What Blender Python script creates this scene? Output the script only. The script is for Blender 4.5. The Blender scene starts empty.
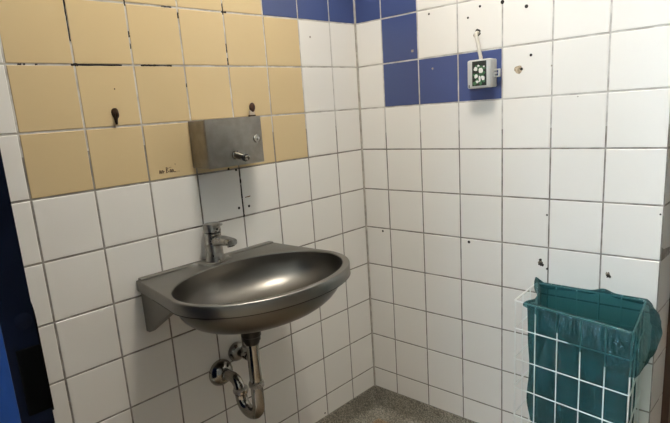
import bpy, bmesh, math, random
from mathutils import Vector, Matrix
random.seed(7)
S = bpy.context.scene
COL = S.collection
PI = math.pi

# ------------------------------------------------------------------ materials
def srgb(r, g, b):
    f = lambda c: (c/255/12.92) if c/255 <= .04045 else ((c/255+.055)/1.055)**2.4
    return (f(r), f(g), f(b), 1)

def mat(name, col, rough=.5, metal=0, spec=.5, noise=0, nscale=20, col2=None, bump=0, bscale=200,
        island=0, rnoise=0, coat=0, stretch=None):
    m = bpy.data.materials.new(name); m.use_nodes = True
    nt = m.node_tree; b = nt.nodes['Principled BSDF']; L = nt.links
    b.inputs['Base Color'].default_value = col
    b.inputs['Roughness'].default_value = rough
    b.inputs['Metallic'].default_value = metal
    b.inputs['Specular IOR Level'].default_value = spec
    b.inputs['Coat Weight'].default_value = coat
    tc = nt.nodes.new('ShaderNodeTexCoord')
    mp = nt.nodes.new('ShaderNodeMapping')
    L.new(tc.outputs['Object'], mp.inputs['Vector'])
    if stretch: mp.inputs['Scale'].default_value = stretch
    src = None
    if noise or col2:
        n = nt.nodes.new('ShaderNodeTexNoise'); n.inputs['Scale'].default_value = nscale
        n.inputs['Detail'].default_value = 4
        L.new(mp.outputs['Vector'], n.inputs['Vector'])
        r = nt.nodes.new('ShaderNodeValToRGB')
        r.color_ramp.elements[0].position = .38; r.color_ramp.elements[1].position = .62
        c2 = col2 or tuple(c*(1-noise) for c in col[:3])+(1,)
        r.color_ramp.elements[0].color = c2; r.color_ramp.elements[1].color = col
        L.new(n.outputs['Fac'], r.inputs['Fac']); src = r.outputs['Color']
    if island:
        g = nt.nodes.new('ShaderNodeNewGeometry')
        mr = nt.nodes.new('ShaderNodeMapRange')
        mr.inputs['To Min'].default_value = 1-island; mr.inputs['To Max'].default_value = 1+island*.4
        L.new(g.outputs['Random Per Island'], mr.inputs['Value'])
        h = nt.nodes.new('ShaderNodeHueSaturation'); h.inputs['Color'].default_value = col
        if src: L.new(src, h.inputs['Color'])
        L.new(mr.outputs['Result'], h.inputs['Value']); src = h.outputs['Color']
    if src: L.new(src, b.inputs['Base Color'])
    if rnoise:
        n = nt.nodes.new('ShaderNodeTexNoise'); n.inputs['Scale'].default_value = nscale*.7
        n.inputs['Detail'].default_value = 5
        L.new(mp.outputs['Vector'], n.inputs['Vector'])
        mr = nt.nodes.new('ShaderNodeMapRange')
        mr.inputs['From Min'].default_value = .3; mr.inputs['From Max'].default_value = .7
        mr.inputs['To Min'].default_value = rough-rnoise; mr.inputs['To Max'].default_value = rough+rnoise
        L.new(n.outputs['Fac'], mr.inputs['Value']); L.new(mr.outputs['Result'], b.inputs['Roughness'])
    if bump:
        n = nt.nodes.new('ShaderNodeTexNoise'); n.inputs['Scale'].default_value = bscale
        L.new(mp.outputs['Vector'], n.inputs['Vector'])
        bp = nt.nodes.new('ShaderNodeBump'); bp.inputs['Strength'].default_value = bump
        bp.inputs['Distance'].default_value = .002
        L.new(n.outputs['Fac'], bp.inputs['Height']); L.new(bp.outputs['Normal'], b.inputs['Normal'])
    return m

M = {}
M['white_tile'] = mat('white glazed tile', srgb(230, 226, 219), .24, island=.025, spec=.45)
M['tan_tile'] = mat('tan glazed tile', srgb(208, 184, 141), .26, island=.03, spec=.4)
M['blue_tile'] = mat('blue glazed tile', srgb(70, 83, 128), .22, island=.05, spec=.45)
M['grout'] = mat('worn grout', srgb(152, 146, 137), .9, col2=srgb(120, 114, 106), nscale=30)
M['grout_clean'] = mat('pale grout', srgb(200, 195, 188), .9, col2=srgb(168, 162, 154), nscale=25)
M['silicone'] = mat('corner joint', srgb(186, 180, 168), .6, col2=srgb(158, 151, 140), nscale=40)
M['stain'] = mat('black mould', srgb(34, 30, 30), .9)
M['rust'] = mat('rust streak', srgb(120, 84, 48), .9)
M['hole'] = mat('drill hole dark', srgb(38, 33, 29), .9)
M['chip'] = mat('chipped filler', srgb(150, 138, 118), .9, col2=srgb(92, 80, 66), nscale=180)
M['filler'] = mat('pale filler', srgb(190, 172, 148), .9, col2=srgb(140, 124, 102), nscale=120)
M['speck'] = mat('tile speck', srgb(150, 140, 128), .7)
M['ink'] = mat('marker ink', srgb(70, 40, 30), .7)
M['steel'] = mat('brushed stainless steel', srgb(140, 138, 133), .42, metal=1, noise=.08, nscale=7, rnoise=.03)
M['steel_bowl'] = mat('stainless bowl', srgb(118, 115, 109), .33, metal=1, noise=.10, nscale=6, rnoise=.04)
M['steel_box'] = mat('stained stainless housing', srgb(156, 151, 143), .45, metal=1, noise=.16, nscale=35, rnoise=.08)
M['chrome'] = mat('worn chrome', srgb(160, 156, 149), .13, metal=1, noise=.12, nscale=30, rnoise=.05)
M['chrome_dull'] = mat('limescaled chrome', srgb(178, 175, 169), .33, metal=1, noise=.25, nscale=60, rnoise=.1)
M['black'] = mat('black plastic', srgb(22, 21, 21), .4)
M['coupling_and_gap'] = mat('dark coupling and shadow gap', srgb(58, 54, 50), .4, metal=.6)
M['box_plastic'] = mat('pale grey plastic', srgb(188, 187, 183), .4, noise=.05, nscale=40)
M['box_dark'] = mat('dark sticker ground', srgb(26, 34, 26), .45)
M['box_green'] = mat('green print', srgb(70, 118, 78), .45)
M['box_white'] = mat('white print', srgb(232, 232, 226), .45)
M['cable'] = mat('cable sheath', srgb(196, 189, 176), .5)
M['bronze'] = mat('tarnished brown metal', srgb(70, 52, 36), .38, metal=.5, noise=.3, nscale=90)
M['bakelite'] = mat('brown knob', srgb(70, 42, 30), .35, noise=.3, nscale=90)
M['pale_stub'] = mat('pale hook base', srgb(205, 190, 170), .5)
M['wire'] = mat('white coated wire', srgb(228, 228, 222), .35)
M['door_blue'] = mat('blue lacquer', srgb(3, 24, 56), .8, spec=.03, noise=.15, nscale=14)
M['lock_black'] = mat('black lock', srgb(3, 3, 3), .8, spec=.05)
M['door_edge_shaded'] = mat('navy door edge in shade', srgb(6, 14, 31), .6, spec=.1)  # shade of the unlit door edge put into the colour
M['brown'] = mat('dark brown wood', srgb(70, 48, 34), .45, noise=.3, nscale=14, stretch=(4, 4, .6))
M['paint'] = mat('off white paint', srgb(222, 217, 207), .8, noise=.03, nscale=4)
M['partition'] = mat('grey partition', srgb(112, 106, 98), .6)
M['lamp_body'] = mat('lamp rim', srgb(225, 225, 222), .4)

def terrazzo(name, a, b, c, rough):
    m = bpy.data.materials.new(name); m.use_nodes = True
    nt = m.node_tree; L = nt.links; p = nt.nodes['Principled BSDF']
    tc = nt.nodes.new('ShaderNodeTexCoord')
    v = nt.nodes.new('ShaderNodeTexVoronoi'); v.inputs['Scale'].default_value = 260
    L.new(tc.outputs['Object'], v.inputs['Vector'])
    sp = nt.nodes.new('ShaderNodeSeparateColor'); L.new(v.outputs['Color'], sp.inputs['Color'])
    r = nt.nodes.new('ShaderNodeValToRGB')
    e = r.color_ramp.elements; e[0].position = 0; e[0].color = a; e[1].position = 1; e[1].color = c
    x = r.color_ramp.elements.new(.5); x.color = b
    L.new(sp.outputs['Red'], r.inputs['Fac'])
    n = nt.nodes.new('ShaderNodeTexNoise'); n.inputs['Scale'].default_value = 9; n.inputs['Detail'].default_value = 6
    L.new(tc.outputs['Object'], n.inputs['Vector'])
    mr = nt.nodes.new('ShaderNodeMapRange'); mr.inputs['From Min'].default_value = .3; mr.inputs['From Max'].default_value = .7
    mr.inputs['To Min'].default_value = .78; mr.inputs['To Max'].default_value = 1.12
    L.new(n.outputs['Fac'], mr.inputs['Value'])
    h = nt.nodes.new('ShaderNodeHueSaturation'); L.new(r.outputs['Color'], h.inputs['Color'])
    L.new(mr.outputs['Result'], h.inputs['Value']); L.new(h.outputs['Color'], p.inputs['Base Color'])
    p.inputs['Roughness'].default_value = rough
    return m
M['skirt'] = terrazzo('grey terrazzo', srgb(98, 93, 83), srgb(138, 132, 119), srgb(178, 171, 156), .55)
M['floor'] = terrazzo('brown terrazzo floor', srgb(108, 86, 64), srgb(146, 122, 96), srgb(184, 162, 136), .5)

def bag_mat(name, comps, dist, rot):
    m = bpy.data.materials.new(name); m.use_nodes = True
    nt = m.node_tree; L = nt.links; p = nt.nodes['Principled BSDF']; out = nt.nodes['Material Output']
    p.inputs['Base Color'].default_value = srgb(54, 106, 113); p.inputs['Roughness'].default_value = .1
    p.inputs['Specular IOR Level'].default_value = .9
    tc = nt.nodes.new('ShaderNodeTexCoord')
    mp = nt.nodes.new('ShaderNodeMapping'); mp.inputs['Scale'].default_value = (1, 1, .3)
    mp.inputs['Rotation'].default_value = rot
    L.new(tc.outputs['Object'], mp.inputs['Vector'])
    acc = None
    for sc_, wd, st in comps:
        n = nt.nodes.new('ShaderNodeTexNoise'); n.inputs['Scale'].default_value = sc_; n.inputs['Detail'].default_value = 2
        n.inputs['Distortion'].default_value = .8
        L.new(mp.outputs['Vector'], n.inputs['Vector'])
        d = nt.nodes.new('ShaderNodeMath'); d.operation = 'SUBTRACT'; d.inputs[1].default_value = .5
        L.new(n.outputs['Fac'], d.inputs[0])
        e = nt.nodes.new('ShaderNodeMath'); e.operation = 'ABSOLUTE'; L.new(d.outputs[0], e.inputs[0])
        mr = nt.nodes.new('ShaderNodeMapRange'); mr.interpolation_type = 'SMOOTHSTEP'
        mr.inputs['From Max'].default_value = wd; mr.inputs['To Min'].default_value = st; mr.inputs['To Max'].default_value = 0
        L.new(e.outputs[0], mr.inputs['Value'])
        if acc:
            s_ = nt.nodes.new('ShaderNodeMath'); L.new(acc, s_.inputs[0]); L.new(mr.outputs['Result'], s_.inputs[1]); acc = s_.outputs[0]
        else: acc = mr.outputs['Result']
    bp = nt.nodes.new('ShaderNodeBump'); bp.inputs['Strength'].default_value = .8; bp.inputs['Distance'].default_value = dist
    L.new(acc, bp.inputs['Height']); L.new(bp.outputs['Normal'], p.inputs['Normal'])
    t = nt.nodes.new('ShaderNodeBsdfTranslucent'); t.inputs['Color'].default_value = srgb(58, 110, 112)
    tr = nt.nodes.new('ShaderNodeBsdfTransparent'); tr.inputs['Color'].default_value = srgb(156, 204, 204)
    a = nt.nodes.new('ShaderNodeMixShader'); a.inputs[0].default_value = .35
    L.new(p.outputs[0], a.inputs[1]); L.new(t.outputs[0], a.inputs[2])
    b = nt.nodes.new('ShaderNodeMixShader'); b.inputs[0].default_value = .40
    L.new(a.outputs[0], b.inputs[1]); L.new(tr.outputs[0], b.inputs[2])
    L.new(b.outputs[0], out.inputs['Surface'])
    return m
M['bag'] = bag_mat('teal bag film', ((13, .12, .5), (6, .4, 1)), .006, (.2, .2, 0))
M['bag_cuff'] = bag_mat('crinkled teal bag film', ((17, .16, .8), (38, .2, .5), (9, .4, 1)), .010, (-.75, .2, 0))

def emis(name, col, s):
    m = bpy.data.materials.new(name); m.use_nodes = True
    p = m.node_tree.nodes['Principled BSDF']
    p.inputs['Base Color'].default_value = (.9, .9, .9, 1)
    p.inputs['Emission Color'].default_value = col; p.inputs['Emission Strength'].default_value = s
    return m
M['diffuser'] = emis('lit lamp diffuser', (1, .93, .82, 1), 58)
M['glass'] = mat('window glass', (1, 1, 1, 1), .0)
M['glass'].node_tree.nodes['Principled BSDF'].inputs['Transmission Weight'].default_value = 1
M['glass'].node_tree.nodes['Principled BSDF'].inputs['IOR'].default_value = 1.01

# ------------------------------------------------------------------ mesh helpers
def link(name, bm, m, parent=None, smooth=True, angle=38):
    bmesh.ops.recalc_face_normals(bm, faces=bm.faces[:])
    me = bpy.data.meshes.new(name); bm.to_mesh(me); bm.free()
    for x in (m if isinstance(m, (list, tuple)) else [m]): me.materials.append(x)
    if smooth:
        for p in me.polygons: p.use_smooth = True
        me.set_sharp_from_angle(angle=math.radians(angle))
    o = bpy.data.objects.new(name, me); COL.objects.link(o)
    if parent: 
        o.parent = parent
        if parent.type == 'EMPTY' or parent.location.length > 0:
            o.matrix_parent_inverse = Matrix.Translation(-parent_loc(parent))
    return o
def parent_loc(p):
    v = Vector(p.location)
    return v
def tag(o, label=None, cat=None, group=None, kind=None):
    if label: o['label'] = label
    if cat: o['category'] = cat
    if group: o['group'] = group
    if kind: o['kind'] = kind
    return o
def thing(name, loc, label, cat, group=None):
    o = bpy.data.objects.new(name, None); COL.objects.link(o); o.location = loc
    o.empty_display_size = .05
    return tag(o, label, cat, group)

def box(bm, lo, hi, bev=0, seg=2):
    r = bmesh.ops.create_cube(bm, size=1)
    vs = r['verts']
    for v in vs:
        v.co = Vector([lo[i]+(v.co[i]+.5)*(hi[i]-lo[i]) for i in range(3)])
    if bev:
        es = list({e for v in vs for e in v.link_edges})
        bmesh.ops.bevel(bm, geom=es, offset=bev, segments=seg, affect='EDGES', profile=.5)
def B(name, lo, hi, m, parent=None, bev=0, seg=2):
    bm = bmesh.new(); box(bm, lo, hi, bev, seg)
    return link(name, bm, m, parent)

def loft(bm, rings, cap0=True, cap1=True, closed=False):
    vr = [[bm.verts.new(c) for c in r] for r in rings]
    n = len(vr[0])
    k = len(vr) if closed else len(vr)-1
    for i in range(k):
        a, b = vr[i], vr[(i+1) % len(vr)]
        for j in range(n):
            bm.faces.new((a[j], a[(j+1) % n], b[(j+1) % n], b[j]))
    if not closed:
        if cap0: bm.faces.new(vr[0][::-1])
        if cap1: bm.faces.new(vr[-1])
    return vr

def frames(pts, closed=False):
    pts = [Vector(p) for p in pts]; n = len(pts); T = []
    for i in range(n):
        a = pts[(i-1) % n] if (closed or i > 0) else pts[i]
        b = pts[(i+1) % n] if (closed or i < n-1) else pts[i]
        T.append((b-a).normalized())
    up = Vector((0, 0, 1)) if abs(T[0].z) < .9 else Vector((1, 0, 0))
    u = T[0].cross(up).normalized(); out = []
    for i in range(n):
        u = (u - T[i]*u.dot(T[i])).normalized()
        out.append((pts[i], u, T[i].cross(u)))
    return out
def tube(bm, pts, r, seg=16, closed=False):
    fr = frames(pts, closed)
    rr = r if isinstance(r, (list, tuple)) else [r]*len(fr)
    rings = [[p+(u*math.cos(2*PI*k/seg)+w*math.sin(2*PI*k/seg))*q for k in range(seg)] for (p, u, w), q in zip(fr, rr)]
    loft(bm, rings, closed=closed)
def lathe(bm, prof, org, axis, seg=32):
    """prof: list of (distance along axis, radius)"""
    a = Vector(axis).normalized()
    up = Vector((0, 0, 1)) if abs(a.z) < .9 else Vector((1, 0, 0))
    u = a.cross(up).normalized(); w = a.cross(u); o = Vector(org)
    loft(bm, [[o+a*t+(u*math.cos(2*PI*k/seg)+w*math.sin(2*PI*k/seg))*max(r, 1e-4) for k in range(seg)] for t, r in prof])
def LATHE(name, prof, org, axis, m, parent=None, seg=32):
    bm = bmesh.new(); lathe(bm, prof, org, axis, seg); return link(name, bm, m, parent)
def TUBE(name, pts, r, m, parent=None, seg=16, closed=False):
    bm = bmesh.new(); tube(bm, pts, r, seg, closed); return link(name, bm, m, parent)
def arc(c, a, b, t0, t1, n=10):
    """points c + a cos t + b sin t"""
    c, a, b = Vector(c), Vector(a), Vector(b)
    return [c+a*math.cos(t0+(t1-t0)*i/n)+b*math.sin(t0+(t1-t0)*i/n) for i in range(n+1)]

# ------------------------------------------------------------------ tiled walls
T = .15; Z0 = 1.542; SK = .1055; CEIL = 2.592
ZL = [SK] + [Z0-k*T for k in range(9, -8, -1)]           # joint heights from the skirting to the ceiling
G = .0024; BV = .0011; DEP = .0010
def tiled(name, org, du, nrm, cols, pick, thick, split_z, top=CEIL, lead=0):
    """org: point at floor level; du: along the wall; nrm: into the room"""
    bm = bmesh.new(); org, du, nrm = Vector(org), Vector(du), Vector(nrm)
    P = lambda u, z, d: org+du*u+Vector((0, 0, z))+nrm*d
    for i in range(len(cols)-1):
        for j in range(len(ZL)-1):
            u0, u1, z0, z1 = cols[i]+G, cols[i+1]-G, ZL[j]+G, ZL[j+1]-G
            k = 9-j                                       # tile row: below joint k, -1 is above joint 0
            mi = pick(i, k)
            tl = [random.uniform(-.0003, .0003) for _ in range(4)]
            q = [(u0, z0), (u1, z0), (u1, z1), (u0, z1)]
            qi = [(u0+BV, z0+BV), (u1-BV, z0+BV), (u1-BV, z1-BV), (u0+BV, z1-BV)]
            a = [bm.verts.new(P(u, z, -DEP-.002)) for u, z in q]
            b = [bm.verts.new(P(u, z, -BV*.6)) for u, z in q]
            c = [bm.verts.new(P(u, z, .0002+t)) for (u, z), t in zip(qi, tl)]
            for r0, r1 in ((a, b), (b, c)):
                for e in range(4):
                    bm.faces.new((r0[e], r0[(e+1) % 4], r1[(e+1) % 4], r1[e])).material_index = mi
            bm.faces.new(c).material_index = mi
    # grout bed and wall body
    def slab(z0, z1, mi):
        lo, hi = cols[0]-lead, cols[-1]
        vs = [bm.verts.new(P(u, z, d)) for d in (-DEP, -thick) for u, z in ((lo, z0), (hi, z0), (hi, z1), (lo, z1))]
        for f in ((0, 1, 2, 3), (7, 6, 5, 4), (0, 4, 5, 1), (1, 5, 6, 2), (2, 6, 7, 3), (3, 7, 4, 0)):
            bm.faces.new([vs[x] for x in f]).material_index = mi
    slab(0, split_z, 3); slab(split_z, top, 4)
    o = link(name, bm, [M['white_tile'], M['tan_tile'], M['blue_tile'], M['grout'], M['grout_clean']], smooth=False)
    return tag(o, kind='structure')

aL, aR = .1373, .1171
colsL = [0.0022, aL] + [aL+T*i for i in range(1, 16)]      # measured away from the corner
def pickL(i, r):
    if r == -1: return 2 if i <= 2 else (1 if i <= 7 else 0)
    if 0 <= r <= 2: return 1 if 2 <= i <= 7 else 0
    if r < -1: return 2 if i <= 3 and r > -4 else 0
    return 0
def pickR(i, r):
    if r == -1: return 2 if i <= 1 else 0
    if r == 0: return 2 if i == 1 else 0
    if r == 1: return 2 if 1 <= i <= 3 else 0
    if r < -1: return 2 if i == 0 and r > -4 else 0
    return 0
YR = 1.0166
wl = tiled('wall_left', (0, 0, 0), (-1, 0, 0), (0, -1, 0), colsL, pickL, .12, Z0-2.35*T)
colsR = [0.0022, aR] + [aR+T*i for i in range(1, 6)] + [YR]
wr = tiled('wall_right', (0, 0, 0), (0, -1, 0), (-1, 0, 0), colsR, pickR, .1, Z0-2.6*T)
XN = .142
wn = tiled('wall_niche', (0, -YR, 0), (1, 0, 0), (0, -1, 0), [0.002, XN], lambda i, r: 0, .1, Z0-2.6*T)
B('corner_joint', (-.0048, -.0048, SK), (.0015, .0015, CEIL), M['silicone'], wl)

# skirting with a cove into the floor
def skirt(name, p0, p1, nrm):
    p0, p1, nrm = Vector(p0), Vector(p1), Vector(nrm)
    R = .028
    prof = [(-.02, 0), (R+.03, 0.0015), (R, .002)] + [(R-R*math.sin(t)+.0008, .002+R-R*math.cos(t)) for t in [PI/2*i/7 for i in range(1, 8)]] + [(.0008, SK-.0015), (-.0005, SK), (-.02, SK)]
    bm = bmesh.new()
    loft(bm, [[p+nrm*d+Vector((0, 0, z)) for d, z in prof] for p in (p0, p1)])
    return tag(link(name, bm, M['skirt']), kind='structure')
skirt('baseboard_left', (0, 0, 0), (-2.38, 0, 0), (0, -1, 0))
skirt('baseboard_right', (0, 0, 0), (0, -YR, 0), (-1, 0, 0))
skirt('baseboard_niche', (0, -YR, 0), (XN, -YR, 0), (0, -1, 0))

fl = B('floor', (-3.2, -2.8, -.1), (1.3, .12, 0), M['floor']); tag(fl, kind='structure')
ce = B('ceiling', (-3.2, -2.8, CEIL), (1.3, .12, CEIL+.1), M['paint']); tag(ce, kind='structure')
tag(B('wall_back', (-3.2, -2.9, 0), (1.3, -2.8, CEIL), M['partition']), kind='structure')
tag(B('wall_far', (1.3, -2.8, 0), (1.4, -.9, CEIL), M['paint']), kind='structure')
WY0, WY1, WZ0, WZ1 = -1.25, -.5, .95, 2.2
bm = bmesh.new()
box(bm, (-3.3, -2.8, 0), (-3.2, .12, WZ0)); box(bm, (-3.3, -2.8, WZ1), (-3.2, .12, CEIL))
box(bm, (-3.3, -2.8, WZ0), (-3.2, WY0, WZ1)); box(bm, (-3.3, WY1, WZ0), (-3.2, .12, WZ1))
tag(link('wall_west', bm, M['paint'], smooth=False), kind='structure')
bm = bmesh.new()
for lo, hi in (((WY0, WZ0), (WY1, WZ0+.05)), ((WY0, WZ1-.05), (WY1, WZ1)), ((WY0, WZ0), (WY0+.05, WZ1)), ((WY1-.05, WZ0), (WY1, WZ1)), ((-.905, WZ0), (-.845, WZ1))):
    box(bm, (-3.28, lo[0], lo[1]), (-3.22, hi[0], hi[1]), .004)
wi = tag(link('window_1', bm, M['lamp_body']), kind='structure')
B('window_pane', (-3.252, WY0+.02, WZ0+.02), (-3.248, WY1-.02, WZ1-.02), M['glass'], wi)

# brown door beside the niche wall
d2 = tag(B('door_2', (XN+.07, -YR-.012, .01), (1.0, -YR+.03, 2.05), M['brown'], bev=.002), kind='structure')
bm = bmesh.new()
box(bm, (XN+.001, -YR-.02, 0), (XN+.07, -YR+.09, 2.11), .003)
box(bm, (1.0, -YR-.02, 0), (1.07, -YR+.09, 2.11), .003)
box(bm, (XN+.001, -YR-.02, 2.05), (1.07, -YR+.09, 2.11), .003)
link('door_frame', bm, M['brown'], d2)
bm = bmesh.new(); box(bm, (XN+.001, -YR, 2.11), (1.07, -YR+.1, CEIL)); box(bm, (1.07, -YR, 0), (1.3, -YR+.1, CEIL))
tag(link('wall_side', bm, M['paint'], smooth=False), kind='structure')

# blue door standing open, hinged on the sink wall
DX0, DX1, DY = -1.4525, -1.4145, -.65
d1 = tag(B('door_1', (DX0, DY, .12), (DX1, -.03, 2.0), M['door_blue'], bev=.0015), kind='structure')
B('hinge_post', (DX0-.015, -.03, 0), (DX1+.015, -.0008, 2.05), M['door_blue'], d1, .002)
B('edge_shade', (DX0+.0004, DY-.0006, .121), (DX1-.0004, DY+.002, 1.999), M['door_edge_shaded'], d1)  # added thin layer, darkens the blue edge that faces away from the light
B('lock_plate', (-1.4425, DY-.003, .901), (DX1-.0005, DY+.03, .988), M['lock_black'], d1, .0012)
bm = bmesh.new()
prof = [(DY+.002, .895), (DY+.04, .895), (DY+.04, 1.02)] + [(DY+.021+.019*math.cos(t), 1.02+.026*math.sin(t)) for t in [PI/8*i for i in range(1, 8)]] + [(DY+.002, 1.02)]
loft(bm, [[Vector((x, y, z)) for y, z in prof] for x in (DX1-.0005, DX1+.0025)])
link('handle_plate', bm, M['lock_black'], d1)
LATHE('latch_knob', [(0, 0), (0, .010), (.001, .0105), (.002, .008), (.0024, 0)], (-1.4275, DY-.0004, 1.022), (0, -1, 0), M['door_edge_shaded'], d1, 24)

# ------------------------------------------------------------------ marks on the walls
def spotR(name, y, z, r, m, h=.0007, jag=0):
    bm = bmesh.new(); n = 14
    rs = [r*(1+random.uniform(-jag, jag)) for _ in range(n)]
    loft(bm, [[Vector((x, y+q*rs[k]*math.cos(2*PI*k/n), z+q*rs[k]*math.sin(2*PI*k/n))) for k in range(n)] for x, q in ((.001, 1), (-h*.8, 1), (-h, .8))])
    return link(name, bm, M[m], wr)
def spotL(name, x, z, r, m, h=.0007, jag=0):
    bm = bmesh.new(); n = 14
    rs = [r*(1+random.uniform(-jag, jag)) for _ in range(n)]
    loft(bm, [[Vector((x+q*rs[k]*math.cos(2*PI*k/n), y, z+q*rs[k]*math.sin(2*PI*k/n))) for k in range(n)] for y, q in ((.001, 1), (-h*.8, 1), (-h, .8))])
    return link(name, bm, M[m], wl)
for y, z, r in ((-.3144, 1.5271, .0036), (-.4546, 1.4934, .0034), (-.4953, 1.5198, .0038), (-.5675, 1.5194, .0058), (-.6402, 1.4952, .0052),
                (-.6552, 1.3606, .0042), (-.0822, .781, .0042), (-.4488, .7797, .005), (-.7109, .8937, .003), (-1.0095, .9191, .0025)):
    spotR('drill_hole', y, z, r, 'hole')
spotR('drill_hole', -.6275, 1.3245, .0042, 'hole', .0013)
spotR('chipped_patch', -.6185, 1.3228, .0125, 'filler', .0008, .2)
for y, z, r in ((-.6955, .7379, .0075), (-.694, .751, .0045), (-.7145, .7254, .0035), (-.8895, .7305, .006)):
    spotR('chipped_hole', y, z, r, 'hole', .0008, .35)
spotR('chipped_patch', -.8885, .7355, .0068, 'chip', .0006, .3)
spotR('chipped_patch', -.694, .7435, .008, 'chip', .0006, .3)
for y, z, r in ((-.3228, 1.3562, .0035), (-.2455, 1.4207, .005), (-.7155, 1.325, .0022), (-.79, 1.235, .002)):
    spotR('tile_speck', y, z, r, 'speck', .0006, .3)
for x, z, r in ((-.627, 1.0945, .0038), (-.5997, 1.0881, .0038), (-.6037, .971, .0042), (-.5643, .9705, .0042), (-.3038, .1226, .0035)):
    spotL('drill_hole', x, z, r, 'hole')
spotL('drill_hole', -.2374, 1.4886, .0035, 'speck'); spotL('tile_speck', -.947, 1.3345, .0018, 'hole')
spotL('tile_speck', -.805, 1.1302, .0013, 'ink')

K = [Z0-T*k for k in range(11)]
cL = [-(aL+T*(i-1)) for i in range(12)]      # cL[c] = x of joint c
def stain(x0, z0, x1, z1, w, m='stain'):
    bm = bmesh.new(); n = 9
    a, b = Vector((x0, 0, z0)), Vector((x1, 0, z1)); d = (b-a).normalized(); s = Vector((-d.z, 0, d.x))
    up, lo = [], []
    for i in range(n):
        p = a+(b-a)*i/(n-1); up.append(p+s*w*random.uniform(.45, 1)); lo.append(p-s*w*random.uniform(.45, 1))
    ring = up+lo[::-1]
    loft(bm, [[Vector((p.x, y, p.z)) for p in ring] for y in (.0014, -.0003)])
    link('grout_stain', bm, M[m], wl, smooth=False)
z = K[1]
for a, b, w in ((-1.162, -1.154, .0022), (-1.15, -1.146, .0022), (-1.125, -1.12, .002), (-1.045, -1.028, .004), (-1.03, -.918, .0024), (-.866, -.822, .0026), (-.822, -.79, .0016), (-.79, -.776, .0028)):
    stain(a, z, b, z, w)
for c, a, b, w in ((7, 1.50, 1.575, .0022), (7, 1.445, 1.50, .0014), (6, 1.46, 1.475, .002), (6, 1.432, 1.445, .0016), (6, 1.535, 1.56, .0022),
                   (5, 1.515, 1.53, .0024), (4, 1.535, 1.565, .0018), (4, 1.395, 1.415, .0018), (4, 1.43, 1.455, .0016), (5, 1.335, 1.345, .0014),
                   (4, 1.065, 1.094, .0018), (4, 1.046, 1.06, .0036), (4, 1.005, 1.04, .0016), (4, 1.0, 1.012, .003), (4, .95, .998, .0018), (4, .94, .948, .0034)):
    stain(cL[c], a, cL[c], b, w)
stain(-.592, K[0], -.575, K[0], .003); stain(-.785, K[0], -.755, K[0], .002)
stain(-.5763, 1.000, -.538, 1.001, .0019, 'rust'); stain(-.535, 1.0, -.518, 1.001, .0014, 'rust'); stain(-.5315, .998, -.53, .986, .0008, 'rust')
stain(-.004, .075, -.002, .022, .003)
# small handwriting on a tan tile
bm = bmesh.new(); hx, hz, q = -.8555, 1.1095, .0104
strokes = [[(0, 0), (.1, .9), (.2, .1), (.35, .85), (.55, .0)], [(.7, 0), (.75, .8), (1.0, .9), (1.1, 0)], [(1.15, .5), (1.5, .55)],
           [(2.0, 0), (2.05, 1.5)], [(2.05, 1.5), (2.6, 1.3), (2.1, .75), (2.7, .4), (2.0, 0)], [(2.95, .1), (3.2, .9), (3.4, .8), (3.45, .05)], [(2.95, .1), (3.4, .3)],
           [(3.05, 1.35), (3.12, 1.4)], [(3.35, 1.4), (3.42, 1.45)], [(3.65, 0), (3.75, .9), (4.0, .8), (4.1, .05)], [(4.3, .1), (4.7, .15)], [(5.0, .12), (5.1, .14)], [(5.6, .1), (5.7, .12)]]
for s in strokes:
    tube(bm, [(hx+u*q*1.02, -.0006, hz+v*q*.95-u*.0002) for u, v in s], .0009, 6)
link('marker_scribble', bm, M['ink'], wl)

# ------------------------------------------------------------------ sink
CX, RZ = -.7285, .8375
ECX, ECY, RX, RY = -.7425, -.2565, .2485, .1795
sink = thing('wash_basin', (CX, 0, RZ-.14), 'oval brushed stainless steel wash basin mounted on the white tiled wall', 'sink')
def inside(x, y):
    if y > -.0008: return False
    t = min(1, -y/.25); cx_ = CX-.0125*t
    if y >= -.25: return abs(x-cx_) <= .2395+.0260*t**1.25
    u, v = abs(x-cx_)/.2655, (-y-.25)/.204
    return u**2.1+v**2.1 <= 1
N = 144
def outer(off=0):
    pts = []
    for k in range(N):
        a = 2*PI*k/N; lo, hi = 0, .6
        for _ in range(40):
            m_ = (lo+hi)/2
            if inside(ECX+m_*math.cos(a), ECY+m_*math.sin(a)): lo = m_
            else: hi = m_
        pts.append([ECX+lo*math.cos(a), ECY+lo*math.sin(a)])
    for cxn in (-.2395, .2395):
        t = (CX+cxn, -.001); k = min(range(N), key=lambda i: (pts[i][0]-t[0])**2+(pts[i][1]-t[1])**2); pts[k] = list(t)
    if off:
        res = []
        for k in range(N):
            x, y = pts[k]; d = math.hypot(x-ECX, y-ECY); res.append([x-(x-ECX)/d*off, min(y-(y-ECY)/d*off, -.001)])
        return res
    return pts
def ell(s, dy=0): return [[ECX+RX*s*math.cos(2*PI*k/N), ECY+dy+RY*s*math.sin(2*PI*k/N)] for k in range(N)]
R3 = lambda ring, z: [Vector((x, y, z)) for x, y in ring]
o0, o1, o2 = outer(), outer(.0025), outer(.012)
BAND = .031
bm = bmesh.new()
rings = [R3(ell(1.008), RZ-BAND+.007), R3(o2, RZ-BAND), R3(outer(.001), RZ-BAND), R3(o0, RZ-BAND+.002), R3(o0, RZ-.003), R3(outer(.0008), RZ-.0012), R3(o1, RZ), R3(ell(1.018), RZ), R3(ell(1.006), RZ-.0012), R3(ell(1.0), RZ-.004)]
loft(bm, rings, cap0=False, cap1=False)
link('rim', bm, M['steel'], sink, angle=30)
gap_line = [(x, y, RZ-BAND+.0002) for x, y in outer(.0006) if y < -.10]
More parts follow.
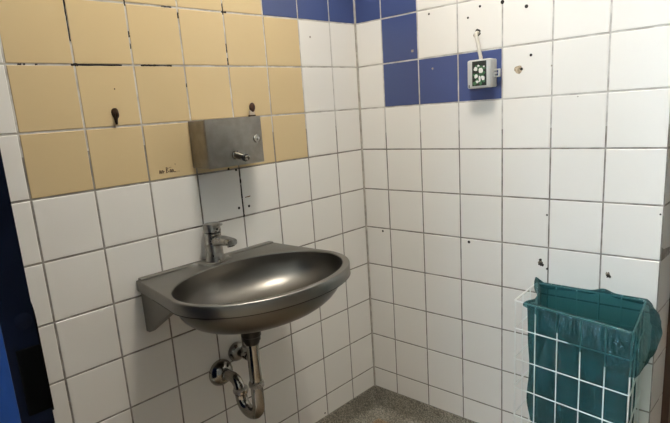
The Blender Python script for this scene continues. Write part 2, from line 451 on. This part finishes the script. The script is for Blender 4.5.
k0 = max(range(len(gap_line)), key=lambda i: (gap_line[i][0]-gap_line[i-1][0])**2+(gap_line[i][1]-gap_line[i-1][1])**2)
TUBE('rim_shadow_gap', gap_line[k0:]+gap_line[:k0], .0011, M['coupling_and_gap'], sink, 8)  # dark tube drawn in for the shadow gap and grimy joint under the band
def depth(s, D, n=2.5): return D*(1-min(1, s)**n)**(1/n)
bm = bmesh.new()
ss = [1, .995, .985, .97, .95, .92, .88, .83, .76, .68, .58, .46, .33, .2, .1, .04]
rings = [R3(ell(s*.999, 0.03*(1-s)), RZ-.004-depth(s, .119)) for s in ss]
outr = [R3(ell(s*1.002, 0.03*(1-s)), RZ-.008-depth(s, .1225)) for s in ss]
loft(bm, rings, cap0=False, cap1=True)
link('bowl', bm, M['steel_bowl'], sink, angle=60)
bm = bmesh.new(); loft(bm, [R3(ell(1.003), RZ-BAND+.012)]+[r for r in outr if r[0].z < RZ-BAND+.004], cap0=False, cap1=True)
link('bowl_underside', bm, M['steel_bowl'], sink, angle=60)
# raised strip at the wall and tap platform
bm = bmesh.new()
st = [(-.2335, -.0012), (-.2335, -.020), (-.075, -.020), (-.058, -.0235), (-.05, -.034), (-.046, -.058), (-.03, -.066), (.03, -.066), (.046, -.058), (.05, -.034), (.058, -.0235), (.075, -.020), (.2335, -.020), (.2335, -.0012)]
sh = lambda d: [(x*(1-d/.2335*.6) if abs(x) > .1 else x*(1-d*8), min(y+d*(1 if y < -.01 else 0), -.0012)) for x, y in st]
loft(bm, [[Vector((CX-.006+x if abs(x) < .1 else CX+x, y, z)) for x, y in sh(d)] for z, d in ((RZ-.003, 0), (RZ+.004, .001), (RZ+.0055, .0035))])
link('splash_strip', bm, M['steel'], sink, angle=50)
for sx in (-1, 1):
    x = CX+sx*.230
    bm = bmesh.new()
    tri = [(-.0012, RZ-BAND+.001), (-.0012, .690), (-.012, .690), (-.185, RZ-BAND-.006), (-.185, RZ-BAND+.001)]
    loft(bm, [[Vector((x+t, y, z)) for y, z in tri] for t in (-.0015, .0015)])
    # folded flange along the slope
    f = [(-.012, .690), (-.185, RZ-BAND-.006)]
    d = Vector((0, f[1][0]-f[0][0], f[1][1]-f[0][1])).normalized(); nn = Vector((0, -d.z, d.y))
    p0, p1 = Vector((x, *f[0])), Vector((x, *f[1]))
    loft(bm, [[p+Vector((a*-sx, 0, 0))+nn*b for a, b in ((0, 0), (.018, 0), (.018, .002), (0, .002))] for p in (p0, p1)])
    link('bracket', bm, M['steel'], sink, smooth=False)
LATHE('drain_strainer', [(0, 0), (0, .012), (.0015, .028), (.004, .031), (.0045, .027), (.003, .02), (.003, 0)], (-.735, -.235, RZ-.1215), (0, 0, 1), M['chrome'], sink)

# ------------------------------------------------------------------ tap
TX, TY, TZ = -.737, -.040, RZ+.0042
tap = thing('mixer_tap', (TX, TY, TZ), 'short chrome single-lever mixer tap on the back ledge of the basin', 'tap')
LATHE('body', [(0, 0), (0, .0275), (.003, .028), (.006, .0268), (.02, .0252), (.05, .024), (.078, .0242), (.0835, .0246), (.0835, 0)], (TX, TY, TZ), (0, 0, 1), M['chrome_dull'], tap, 40)
LATHE('seam_ring', [(0, 0), (0, .023), (.0025, .023), (.0025, 0)], (TX, TY, TZ+.0835), (0, 0, 1), M['black'], tap)
bm = bmesh.new()
def rrect(w, h, n=5, r=.4):
    out = []
    rr = min(w, h)*r
    for cx_, cz_, a0 in ((w/2-rr, h/2-rr, 0), (-w/2+rr, h/2-rr, PI/2), (-w/2+rr, -h/2+rr, PI), (w/2-rr, -h/2+rr, 1.5*PI)):
        for i in range(n): out.append((cx_+rr*math.cos(a0+PI/2*i/(n-1)), cz_+rr*math.sin(a0+PI/2*i/(n-1))))
    return out
secs = [(0, .059, .036, .034), (.02, .061, .034, .031), (.045, .0645, .033, .027), (.072, .0655, .033, .022), (.084, .065, .033, .019), (.092, .0645, .032, .018), (.094, .0645, .030, .016)]
loft(bm, [[Vector((TX+a, TY-d, TZ+zc+b-(.18*a*0))) for a, b in rrect(w, h)] for d, zc, w, h in secs])
sp = link('spout', bm, M['chrome_dull'], tap, angle=50)
LATHE('aerator', [(0, 0), (0, .0105), (.006, .0105), (.006, .0085), (.004, .008), (.004, 0)], (TX, TY-.083, TZ+.057), (0, -.25, -1), M['chrome'], sp, 24)
bm = bmesh.new()
lathe(bm, [(0, 0), (0, .0246), (.003, .0252), (.018, .025), (.024, .0235), (.0265, .018), (.0272, 0)], (TX, TY, TZ+.086), (0, .06, 1), 40)
lever = link('lever_cap', bm, M['chrome_dull'], tap)
bm = bmesh.new()
loft(bm, [[Vector((TX+a, TY-d, TZ+zc+b)) for a, b in rrect(w, h)] for d, zc, w, h in ((.0, .106, .028, .012), (.02, .107, .026, .011), (.038, .110, .02, .008), (.043, .111, .016, .006))])
link('lever', bm, M['chrome_dull'], lever, angle=50)
LATHE('temperature_dot', [(0, 0), (0, .0032), (.0008, .003), (.0008, 0)], (TX, TY-.0252, TZ+.096), (0, -1, 0), M['black'], lever, 14)

# ------------------------------------------------------------------ soap dispenser
X0, X1, SZ0, SZ1, SD = -.7485, -.5525, 1.1115, 1.2425, .080
soap = thing('soap_dispenser', ((X0+X1)/2, 0, SZ0), 'boxy stainless steel soap dispenser with keyed front fixed to the tan tiles', 'soap dispenser')
bm = bmesh.new(); box(bm, (X0, -SD+.004, SZ0), (X1, -.0008, SZ1), .0012); link('housing', bm, M['steel_box'], soap)
bm = bmesh.new(); box(bm, (X0+.001, -SD, SZ0-.002), (X1+.0015, -SD+.0035, SZ1+.001), .0012); link('front_cover', bm, M['steel_box'], soap)
LX, LZ = -.5745, 1.1795
lk = LATHE('lock', [(0, 0), (0, .0118), (.003, .0118), (.0045, .010), (.0045, 0)], (LX, -SD, LZ), (0, -1, 0), M['chrome'], soap)
B('keyway', (LX-.0009, -SD-.0055, LZ-.004), (LX+.0009, -SD-.0035, LZ+.0032), M['black'], lk)
NX, NZ = -.6555, 1.1405
nz = LATHE('push_spout', [(0, 0), (0, .013), (.002, .0132), (.0035, .0105), (.026, .0098), (.037, .0094), (.037, 0)], (NX, -SD, NZ), (.08, -1, -.2), M['chrome'], soap)
ax = Vector((.08, -1, -.2)).normalized(); e = Vector((NX, -SD, NZ))+ax*.037
LATHE('spout_collar', [(0, 0), (0, .0104), (.007, .0104), (.007, 0)], e, ax, M['black'], nz)
LATHE('push_button', [(0, 0), (0, .0084), (.006, .0082), (.0078, .006), (.0065, .003), (.005, 0)], e+ax*.007, ax, M['chrome'], nz)

# ------------------------------------------------------------------ pipes below the basin
PX, PY = -.735, -.170
trap = thing('drain_trap', (PX, PY, .36), 'chrome U-bend drain pipe under the basin running into the wall', 'drain pipe')
TUBE('tailpipe', [(PX, PY, .7085), (PX, PY, .655)], .0185, M['chrome_dull'], trap, 24)
LATHE('coupling_nut', [(0, 0), (0, .020), (.006, .0225), (.012, .0225), (.013, .026), (.024, .026), (.026, .0285), (.044, .0285), (.047, .025), (.047, 0)], (PX, PY, .612), (0, 0, 1), M['coupling_and_gap'], trap, 24)
UR = .041; UY = PY+UR
bend = [(PX, PY, .615), (PX, PY, .55), (PX, PY, .47)] + [tuple(p) for p in arc((PX, UY, .420), (0, -UR, 0), (0, 0, -UR), 0, PI, 16)] + [(PX-.001, UY+UR, .43)]
TUBE('u_bend', bend, .0182, M['chrome'], trap, 24)
for (yy, zz) in ((PY, .478), (UY+UR, .432)):
    LATHE('slip_nut', [(0, 0), (0, .020), (.002, .023), (.010, .0238), (.011, .0225), (.016, .022), (.018, .019), (.018, 0)], (PX, yy, zz), (0, 0, 1), M['chrome_dull'], trap, 24)
WX, WZ = -.743, .4765
el = [(PX-.001, UY+UR, .432)]
yb = UY+UR; rr_ = .03
el += [tuple(p) for p in arc((PX-.004, yb+rr_, WZ-rr_), (0, -rr_, 0), (0, 0, rr_), 0, PI/2, 10)] + [(WX, -.012, WZ+.001)]
TUBE('wall_elbow', el, .0165, M['chrome'], trap, 24)
LATHE('wall_rosette', [(0, 0), (0.0005, .042), (.004, .0425), (.012, .040), (.022, .033), (.029, .024), (.032, .0175), (.032, 0)], (WX, -.0008, WZ), (0, -1, 0), M['chrome'], trap, 40)

VX, VZ = -.675, .5205
valve = thing('angle_valve', (VX, 0, VZ), 'small chrome angle valve on the wall behind the drain pipe', 'valve')
LATHE('rosette', [(0, 0), (.0005, .031), (.004, .0315), (.012, .028), (.018, .02), (.020, .013), (.020, 0)], (VX, -.0008, VZ), (0, -1, 0), M['chrome_dull'], valve, 32)
LATHE('valve_body', [(0, 0), (0, .011), (.02, .012), (.03, .014), (.045, .014), (.05, .010), (.05, 0)], (VX, -.018, VZ), (0, -1, 0), M['chrome'], valve, 24)
LATHE('valve_knob', [(0, 0), (0, .008), (.004, .015), (.02, .0155), (.023, .013), (.023, 0)], (VX, -.068, VZ), (0, -1, 0), M['chrome_dull'], valve, 20)
LATHE('hose_nut', [(0, 0), (0, .011), (.018, .011), (.02, .007), (.02, 0)], (VX, -.046, VZ+.010), (0, 0, 1), M['chrome_dull'], valve, 6)
TUBE('supply_hose', [(VX, -.046, VZ+.028), (VX-.002, -.046, VZ+.10), (VX-.012, -.047, VZ+.18), (VX-.035, -.047, VZ+.25), (-.73, -.044, RZ-.003-.031)], .0052, M['chrome_dull'], valve, 12)

# ------------------------------------------------------------------ coat hooks
hook = thing('coat_hook', (-.955, 0, 1.262), 'dark metal coat hook on the left tan tiles, away from the dispenser', 'coat hook', 'coat hooks on the tan tiles')
bm = bmesh.new()
rings = []
for t, w in ((1.2475, .0028), (1.256, .0042), (1.263, .0055), (1.270, .0085), (1.278, .0098), (1.284, .0085), (1.288, .004)):
    rings.append([Vector((-.9555+w*math.cos(a), -.001-.006*max(0, math.sin(a)), t)) for a in [2*PI*i/16 for i in range(16)]])
loft(bm, rings); link('back_plate', bm, M['bronze'], hook, angle=60)
TUBE('prong', [(-.9555, -.004, 1.272), (-.9555, -.011, 1.266), (-.956, -.0125, 1.268), (-.956, -.013, 1.272), (-.956, -.013, 1.276)], [.004, .0042, .0045, .0048, .0044], M['bronze'], hook, 14)
LATHE('screw', [(0, 0), (0, .0035), (.002, .003), (.0025, 0)], (-.9585, -.0008, 1.2435), (0, -1, 0), M['pale_stub'], hook, 12)
hook2 = thing('coat_hook', (-.5195, 0, 1.25), 'brown knob coat hook with pale base just above the soap dispenser', 'coat hook', 'coat hooks on the tan tiles')
bm = bmesh.new(); box(bm, (-.531, -.008, 1.246), (-.5105, -.0008, 1.262), .0025); link('base', bm, M['pale_stub'], hook2)
B('lower_plate', (-.5325, -.010, 1.2435), (-.5095, -.0008, 1.2485), M['bronze'], hook2, .0012)
bm = bmesh.new()
loft(bm, [[Vector((-.5185+.0095*q*math.cos(a), -y, 1.271+.014*q*math.sin(a))) for a in [2*PI*i/24 for i in range(24)]] for y, q in ((.001, .8), (.004, .9), (.006, 1), (.009, 1), (.011, .85), (.012, .5), (.0122, .1))])
link('knob', bm, M['bakelite'], hook2, angle=60)

# ------------------------------------------------------------------ junction box
jb = thing('junction_box', (0, -.515, 1.277), 'pale grey electrical box with green printed window on a blue tile', 'junction box')
Y0, Y1, JZ0, JZ1, JD = -.5515, -.4755, 1.2805, 1.3625, .046
bm = bmesh.new(); box(bm, (-JD*.5, Y0, JZ0), (-.0008, Y1, JZ1), .004, 3); link('back_shell', bm, M['box_plastic'], jb)
bm = bmesh.new(); box(bm, (-JD, Y0-.001, JZ0-.001), (-JD*.48, Y1+.001, JZ1+.001), .006, 4); cov = link('cover', bm, M['box_plastic'], jb)
py0, py1, pz0, pz1 = -.5395, -.4925, 1.2865, 1.3585
B('printed_panel', (-JD-.0006, py0, pz0), (-JD+.002, py1, pz1), M['box_dark'], jb, .0004)
bm = bmesh.new(); bm2 = bmesh.new()
def blob(b, y, z, ry, rz, x):
    n = 12; ph = [random.uniform(.75, 1.2) for _ in range(n)]
    loft(b, [[Vector((xx, y+ry*ph[k]*math.cos(2*PI*k/n), z+rz*ph[k]*math.sin(2*PI*k/n))) for k in range(n)] for xx in (x+.0006, x)])
for _ in range(26):
    yy, zz = random.uniform(py0+.007, py1-.007), random.uniform(pz0+.006, pz1-.014)
    blob(bm, yy, zz, random.uniform(.003, .006), random.uniform(.004, .006), -JD-.0008)
for dy, dz, ry, rz in ((.035, .050, .006, .006), (.018, .044, .0075, .008), (.034, .028, .006, .006), (.022, .021, .0035, .009), (.011, .022, .0065, .007), (.03, .012, .005, .004), (.008, .055, .003, .003), (.026, .058, .004, .003)):
    blob(bm2, py0+dy, pz0+dz, ry, rz, -JD-.0011)
link('green_print', bm, M['box_green'], jb, smooth=False); link('white_print', bm2, M['box_white'], jb, smooth=False)
bm = bmesh.new()
box(bm, (-.020, -.566, 1.308), (-.012, -.5505, 1.312), .001); box(bm, (-.020, -.566, 1.328), (-.012, -.5505, 1.332), .001)
box(bm, (-.020, -.568, 1.308), (-.012, -.564, 1.332), .001); box(bm, (-.018, -.560, 1.318), (-.014, -.5505, 1.322), .0008)
link('side_clip', bm, M['box_plastic'], jb)
B('corner_slot', (-JD-.0007, -.4835, 1.283), (-JD+.001, -.4805, 1.291), M['black'], cov, .0004)
TUBE('cable', [(.004, -.488, 1.4445), (-.009, -.4882, 1.4443), (-.0155, -.489, 1.4405), (-.018, -.4925, 1.428), (-.020, -.500, 1.400), (-.022, -.508, 1.372), (-.022, -.5095, 1.360)], .0054, M['cable'], jb, 14)
bm = bmesh.new(); n = 18
rs = [random.uniform(.85, 1.2) for _ in range(n)]
loft(bm, [[Vector((x, -.487+.0095*q*rs[k]*math.cos(2*PI*k/n), 1.4455+.0105*q*rs[k]*math.sin(2*PI*k/n))) for k in range(n)] for x, q in ((.001, 1), (-.0006, 1), (-.0008, .85))])
link('cable_hole', bm, M['hole'], wr)
spotR('chipped_patch', -.4775, 1.4385, .005, 'chip', .0006, .35)

# ------------------------------------------------------------------ wire basket
BT, BB = .676, .13
PBL, PFL, PFR, PBR = Vector((-.005, -.685)), Vector((-.187, -.6965)), Vector((-.224, -1.0175)), Vector((-.005, -.990))
bas = thing('wire_basket', (-.1, -.85, BB), 'white wire waste basket hung on the tiles, holding a teal bag', 'wire basket')
W = .0018
levels = [.592, .4965, .4045, .3125, .221, BB]
def rloop(z, r=.010):
    P4 = [PBL, PFL, PFR, PBR]; pts = []
    for i in range(4):
        p, a_, b_ = P4[i], (P4[i-1]-P4[i]).normalized(), (P4[(i+1) % 4]-P4[i]).normalized()
        for k in range(6):
            t = k/5; q = p+a_*r*(1-t)**2+b_*r*t**2
            w_ = max(0, 1-(q-PFR).length/((PFR-P4[1 if i < 2 else 3]).length))
            pts.append((q.x, q.y, z-(.011*w_ if z == BT else 0)))
    return pts
TUBE('top_rim', rloop(BT), .0024, M['wire'], bas, 10, True)
for z in levels: TUBE('horizontal_wire', rloop(z, .006), W, M['wire'], bas, 8, True)
def upright(a, b, t, off, r=W, top=BT):
    p = a.lerp(b, t); d = (b-a).normalized(); n = Vector((d.y, -d.x))
    if n.dot(p-(PBL+PFR)/2) < 0: n = -n
    p = p-n*off
    TUBE('vertical_wire', [(p.x, p.y, top-.001), (p.x, p.y, BB)], r, M['wire'], bas, 8)
    return p
for i in range(6):
    e = i in (0, 5)
    if e:
        c_ = (PFL, PFR)[i == 5]; q = c_+((PBL+PFR)/2-c_).normalized()*.003
        TUBE('vertical_wire', [(q.x, q.y, BT-(.013 if i else .002)), (q.x, q.y, BB)], .0021, M['wire'], bas, 10)
        c_ = (PBL, PBR)[i == 5]; q = c_+((PBL+PFR)/2-c_).normalized()*.003
        TUBE('vertical_wire', [(q.x, q.y, BT-.002), (q.x, q.y, BB)], .0018, M['wire'], bas, 10)
    else:
        upright(PFL, PFR, i/5, .0022, top=BT-.011*i/5); upright(PBL, PBR, i/5, .0022)
        a_, b_ = PFL.lerp(PFR, i/5), PBL.lerp(PBR, i/5)
        TUBE('base_wire', [(a_.x, a_.y, BB-.002), (b_.x, b_.y, BB-.002)], W, M['wire'], bas, 8)
for t in (1/3, 2/3):
    upright(PBL, PFL, t, .0022); upright(PBR, PFR, t, .0022, top=BT-.011*t)
for y in (-.76, -.93):
    TUBE('wall_hanger', [(-.006, y, BT), (-.002, y, BT+.003), (.003, y, BT+.003)], .0025, M['wire'], bas, 10)

# ------------------------------------------------------------------ bag
def lerp(a, b, t): return a+(b-a)*t
# loop: front-left -> front-right -> back-right -> back-left -> (slack side) -> front-left
FL, FR, BR_, BL = PFL.lerp(PFR, .115), PFR, PBR, PBL
segs = [(FL, FR, 160), (FR, BR_, 100), (BR_, BL, 120), (BL, FL, 70)]
loop = []
for si, (a, b, n) in enumerate(segs):
    for i in range(n):
        t = i/n; p = a.lerp(b, t)
        if si == 3: p = p + Vector((.0, -1))*(.022*math.sin(PI*t)) 
        d = (b-a).normalized(); nv = Vector((d.y, -d.x))
        # round the corner normals a little
        loop.append([p, nv, si, t])
cen = (FL+FR+BR_+BL)/4
for L_ in loop:
    if L_[1].dot(L_[0]-cen) < 0: L_[1] = -L_[1]
NL = len(loop)
nrm = [sum((loop[(i+k) % NL][1] for k in range(-10, 11)), Vector((0, 0))).normalized() for i in range(NL)]
import mathutils
nz_ = lambda x, y, z: mathutils.noise.noise(Vector((x, y, z)))
def cuff(si, t):
    """(length, outward bulge) of the turned-over edge"""
    if si == 0:
        L0 = [(0, .010), (.08, .016), (.2, .040), (.36, .064), (.56, .094), (.78, .108), (.93, .116), (1, .115)]
        return interp(L0, t), interp([(0, .002), (.4, .005), (.8, .011), (1, .018)], t)
    if si == 1: return interp([(0, .115), (.15, .112), (.35, .105), (.6, .09), (.8, .07), (.93, .05), (1, .02)], t), interp([(0, .022), (.3, .040), (.6, .046), (.85, .034), (1, .008)], t)
    if si == 2: return interp([(0, .018), (.3, .012), (.6, .012), (1, .02)], t), .0015
    return interp([(0, .02), (.12, .02), (.3, .008), (1, .010)], t), interp([(0, .004), (.12, .006), (.3, .002), (1, .003)], t)
def interp(tab, t):
    for (a, va), (b, vb) in zip(tab, tab[1:]):
        if t <= b: return lerp(va, vb, (t-a)/(b-a))
    return tab[-1][1]
NI, NO = 30, 44
ringsb = []
cols_ = []
for i in range(NL):
    p, _, si, t = loop[i]; n = nrm[i]; col = []
    arcx = i*.0026
    rim = BT+.004-.011*(t if si == 0 else 1-t if si == 1 else 0)
    if si == 2: rim += .006*max(0, nz_(arcx*3, 4.2, 0))+.010*math.exp(-((t-.36)/.07)**2)
    if si == 3: rim += .014*math.exp(-((t-.02)/.12)**2)-.022*math.sin(PI*min(1, t/.95))**1.5*(.6)
    if si == 2 and t > .93: rim += .014*(t-.93)/.07
    for j in range(NI):                                   # inside, from the base up
        v = j/(NI-1); z = lerp(BB+.012, rim-.002, v)
        ins = .0055+.016*(1-v)+ (.05*(1-v/.12) if v < .12 else 0)
        w = .006*nz_(arcx*9, z*7, 1.3)+.003*nz_(arcx*26, z*12, 5.1)
        if si in (3,) or (si == 0 and t < .15):
            k = (1 if si == 3 else 1-t/.15)
            w += k*(.010*math.sin(z*26+1)*(1-v)+.006*nz_(z*10, 2, 2))
        q = p-n*(ins*(1-.35*v)+w*min(1, (1-v)*4+.05))
        col.append(Vector((q.x, q.y, z)))
    L_, bu = cuff(si, t)
    for j in range(1, NO+1):                              # over the rim and down outside
        v = j/NO
        if v < .15: 
            a = v/.15*PI; q = p+n*(.0080*(1-math.cos(a))*.5-.0036); z = rim+.0015*math.sin(a)
        else:
            u = (v-.15)/.85
            z = rim-L_*u
            d1_, d2_ = arcx+z, arcx-z
            fold = (.45-abs(nz_(d1_*24, d2_*5, 9.7))*1.6)*.010+(.4-abs(nz_(d1_*52, d2_*10, 3.3))*1.5)*.0042+(.4-abs(nz_(arcx*60-z*70, z*22, 7.3))*1.5)*.001
            room = min(1, .25+bu/.014) if si == 0 else (.22 if si == 1 else .3)
            o = .0062+bu*math.sin(PI*min(1, u*.92))**.8*.9+bu*.12*u+fold*room*min(1, u*4)
            q = p+n*max(.0053, o)
        x, y = q.x, q.y
        if si in (2,) or x > -.003: x = min(x, -.0022)
        col.append(Vector((x, y, z)))
    cols_.append(col)
bm = bmesh.new()
rows = [[cols_[i][j] for i in range(NL)] for j in range(NI+NO)]
loft(bm, rows, cap0=True, cap1=False)
bm.verts.index_update()
for f in bm.faces:
    if min(v.index for v in f.verts) >= (NI-1)*NL: f.material_index = 1
bag = link('bin_bag', bm, [M['bag'], M['bag_cuff']], angle=180)
tag(bag, 'translucent teal plastic bin bag hanging in the basket, folded over its rim', 'bin bag')

# ------------------------------------------------------------------ ceiling lamp
LXc, LYc = -.70, -.68
lamp = thing('ceiling_lamp', (LXc, LYc, CEIL-.07), 'round white ceiling lamp with lit diffuser above the basin', 'lamp')
LATHE('lamp_base', [(0, 0), (0, .20), (.03, .205), (.03, 0)], (LXc, LYc, CEIL-.0005), (0, 0, -1), M['lamp_body'], lamp, 48)
LATHE('diffuser', [(0, 0), (0, .195), (.02, .19), (.035, .165), (.044, .11), (.047, 0)], (LXc, LYc, CEIL-.03), (0, 0, -1), M['diffuser'], lamp, 48)

# daylight through the window
w = bpy.data.worlds.new('sky'); S.world = w; w.use_nodes = True
w.node_tree.nodes['Background'].inputs['Color'].default_value = (.66, .83, 1, 1)
w.node_tree.nodes['Background'].inputs['Strength'].default_value = 20.0
la = bpy.data.lights.new('window_daylight', 'AREA'); la.shape = 'RECTANGLE'; la.size = WY1-WY0; la.size_y = WZ1-WZ0
la.cycles.is_portal = True
lo = bpy.data.objects.new('window_daylight', la); COL.objects.link(lo)
lo.location = (-3.31, (WY0+WY1)/2, (WZ0+WZ1)/2); lo.rotation_euler = (PI/2, 0, -PI/2)

# ------------------------------------------------------------------ camera (calibrated on the tile grid)
cam = bpy.data.cameras.new('camera'); co = bpy.data.objects.new('camera', cam); COL.objects.link(co)
Rm = ((0.6843703861313122, -0.7258603988643867, -0.06902069216164453), (-0.2085365566231971, -0.10414789593397322, -0.9724534540648866), (0.6986770921804859, 0.67991168333205, -0.22264416392327946))
co.matrix_world = Matrix.Translation((-1.617606, -1.360577, -.29685+1.542)) @ Matrix((Rm[0], [-v for v in Rm[1]], [-v for v in Rm[2]])).transposed().to_4x4()
cam.sensor_width = 36; cam.lens = 548.0776/670*36
cam.shift_x = (335-327.8668)/670; cam.shift_y = (235.9846-211.5)/670
cam.clip_start = .02
S.camera = co
S.view_settings.view_transform = 'Standard'; S.view_settings.look = 'None'
S.view_settings.exposure = 0.04; S.view_settings.gamma = 1; S.view_settings.use_curve_mapping = False
S.cycles.max_bounces = 8; S.cycles.use_denoising = True
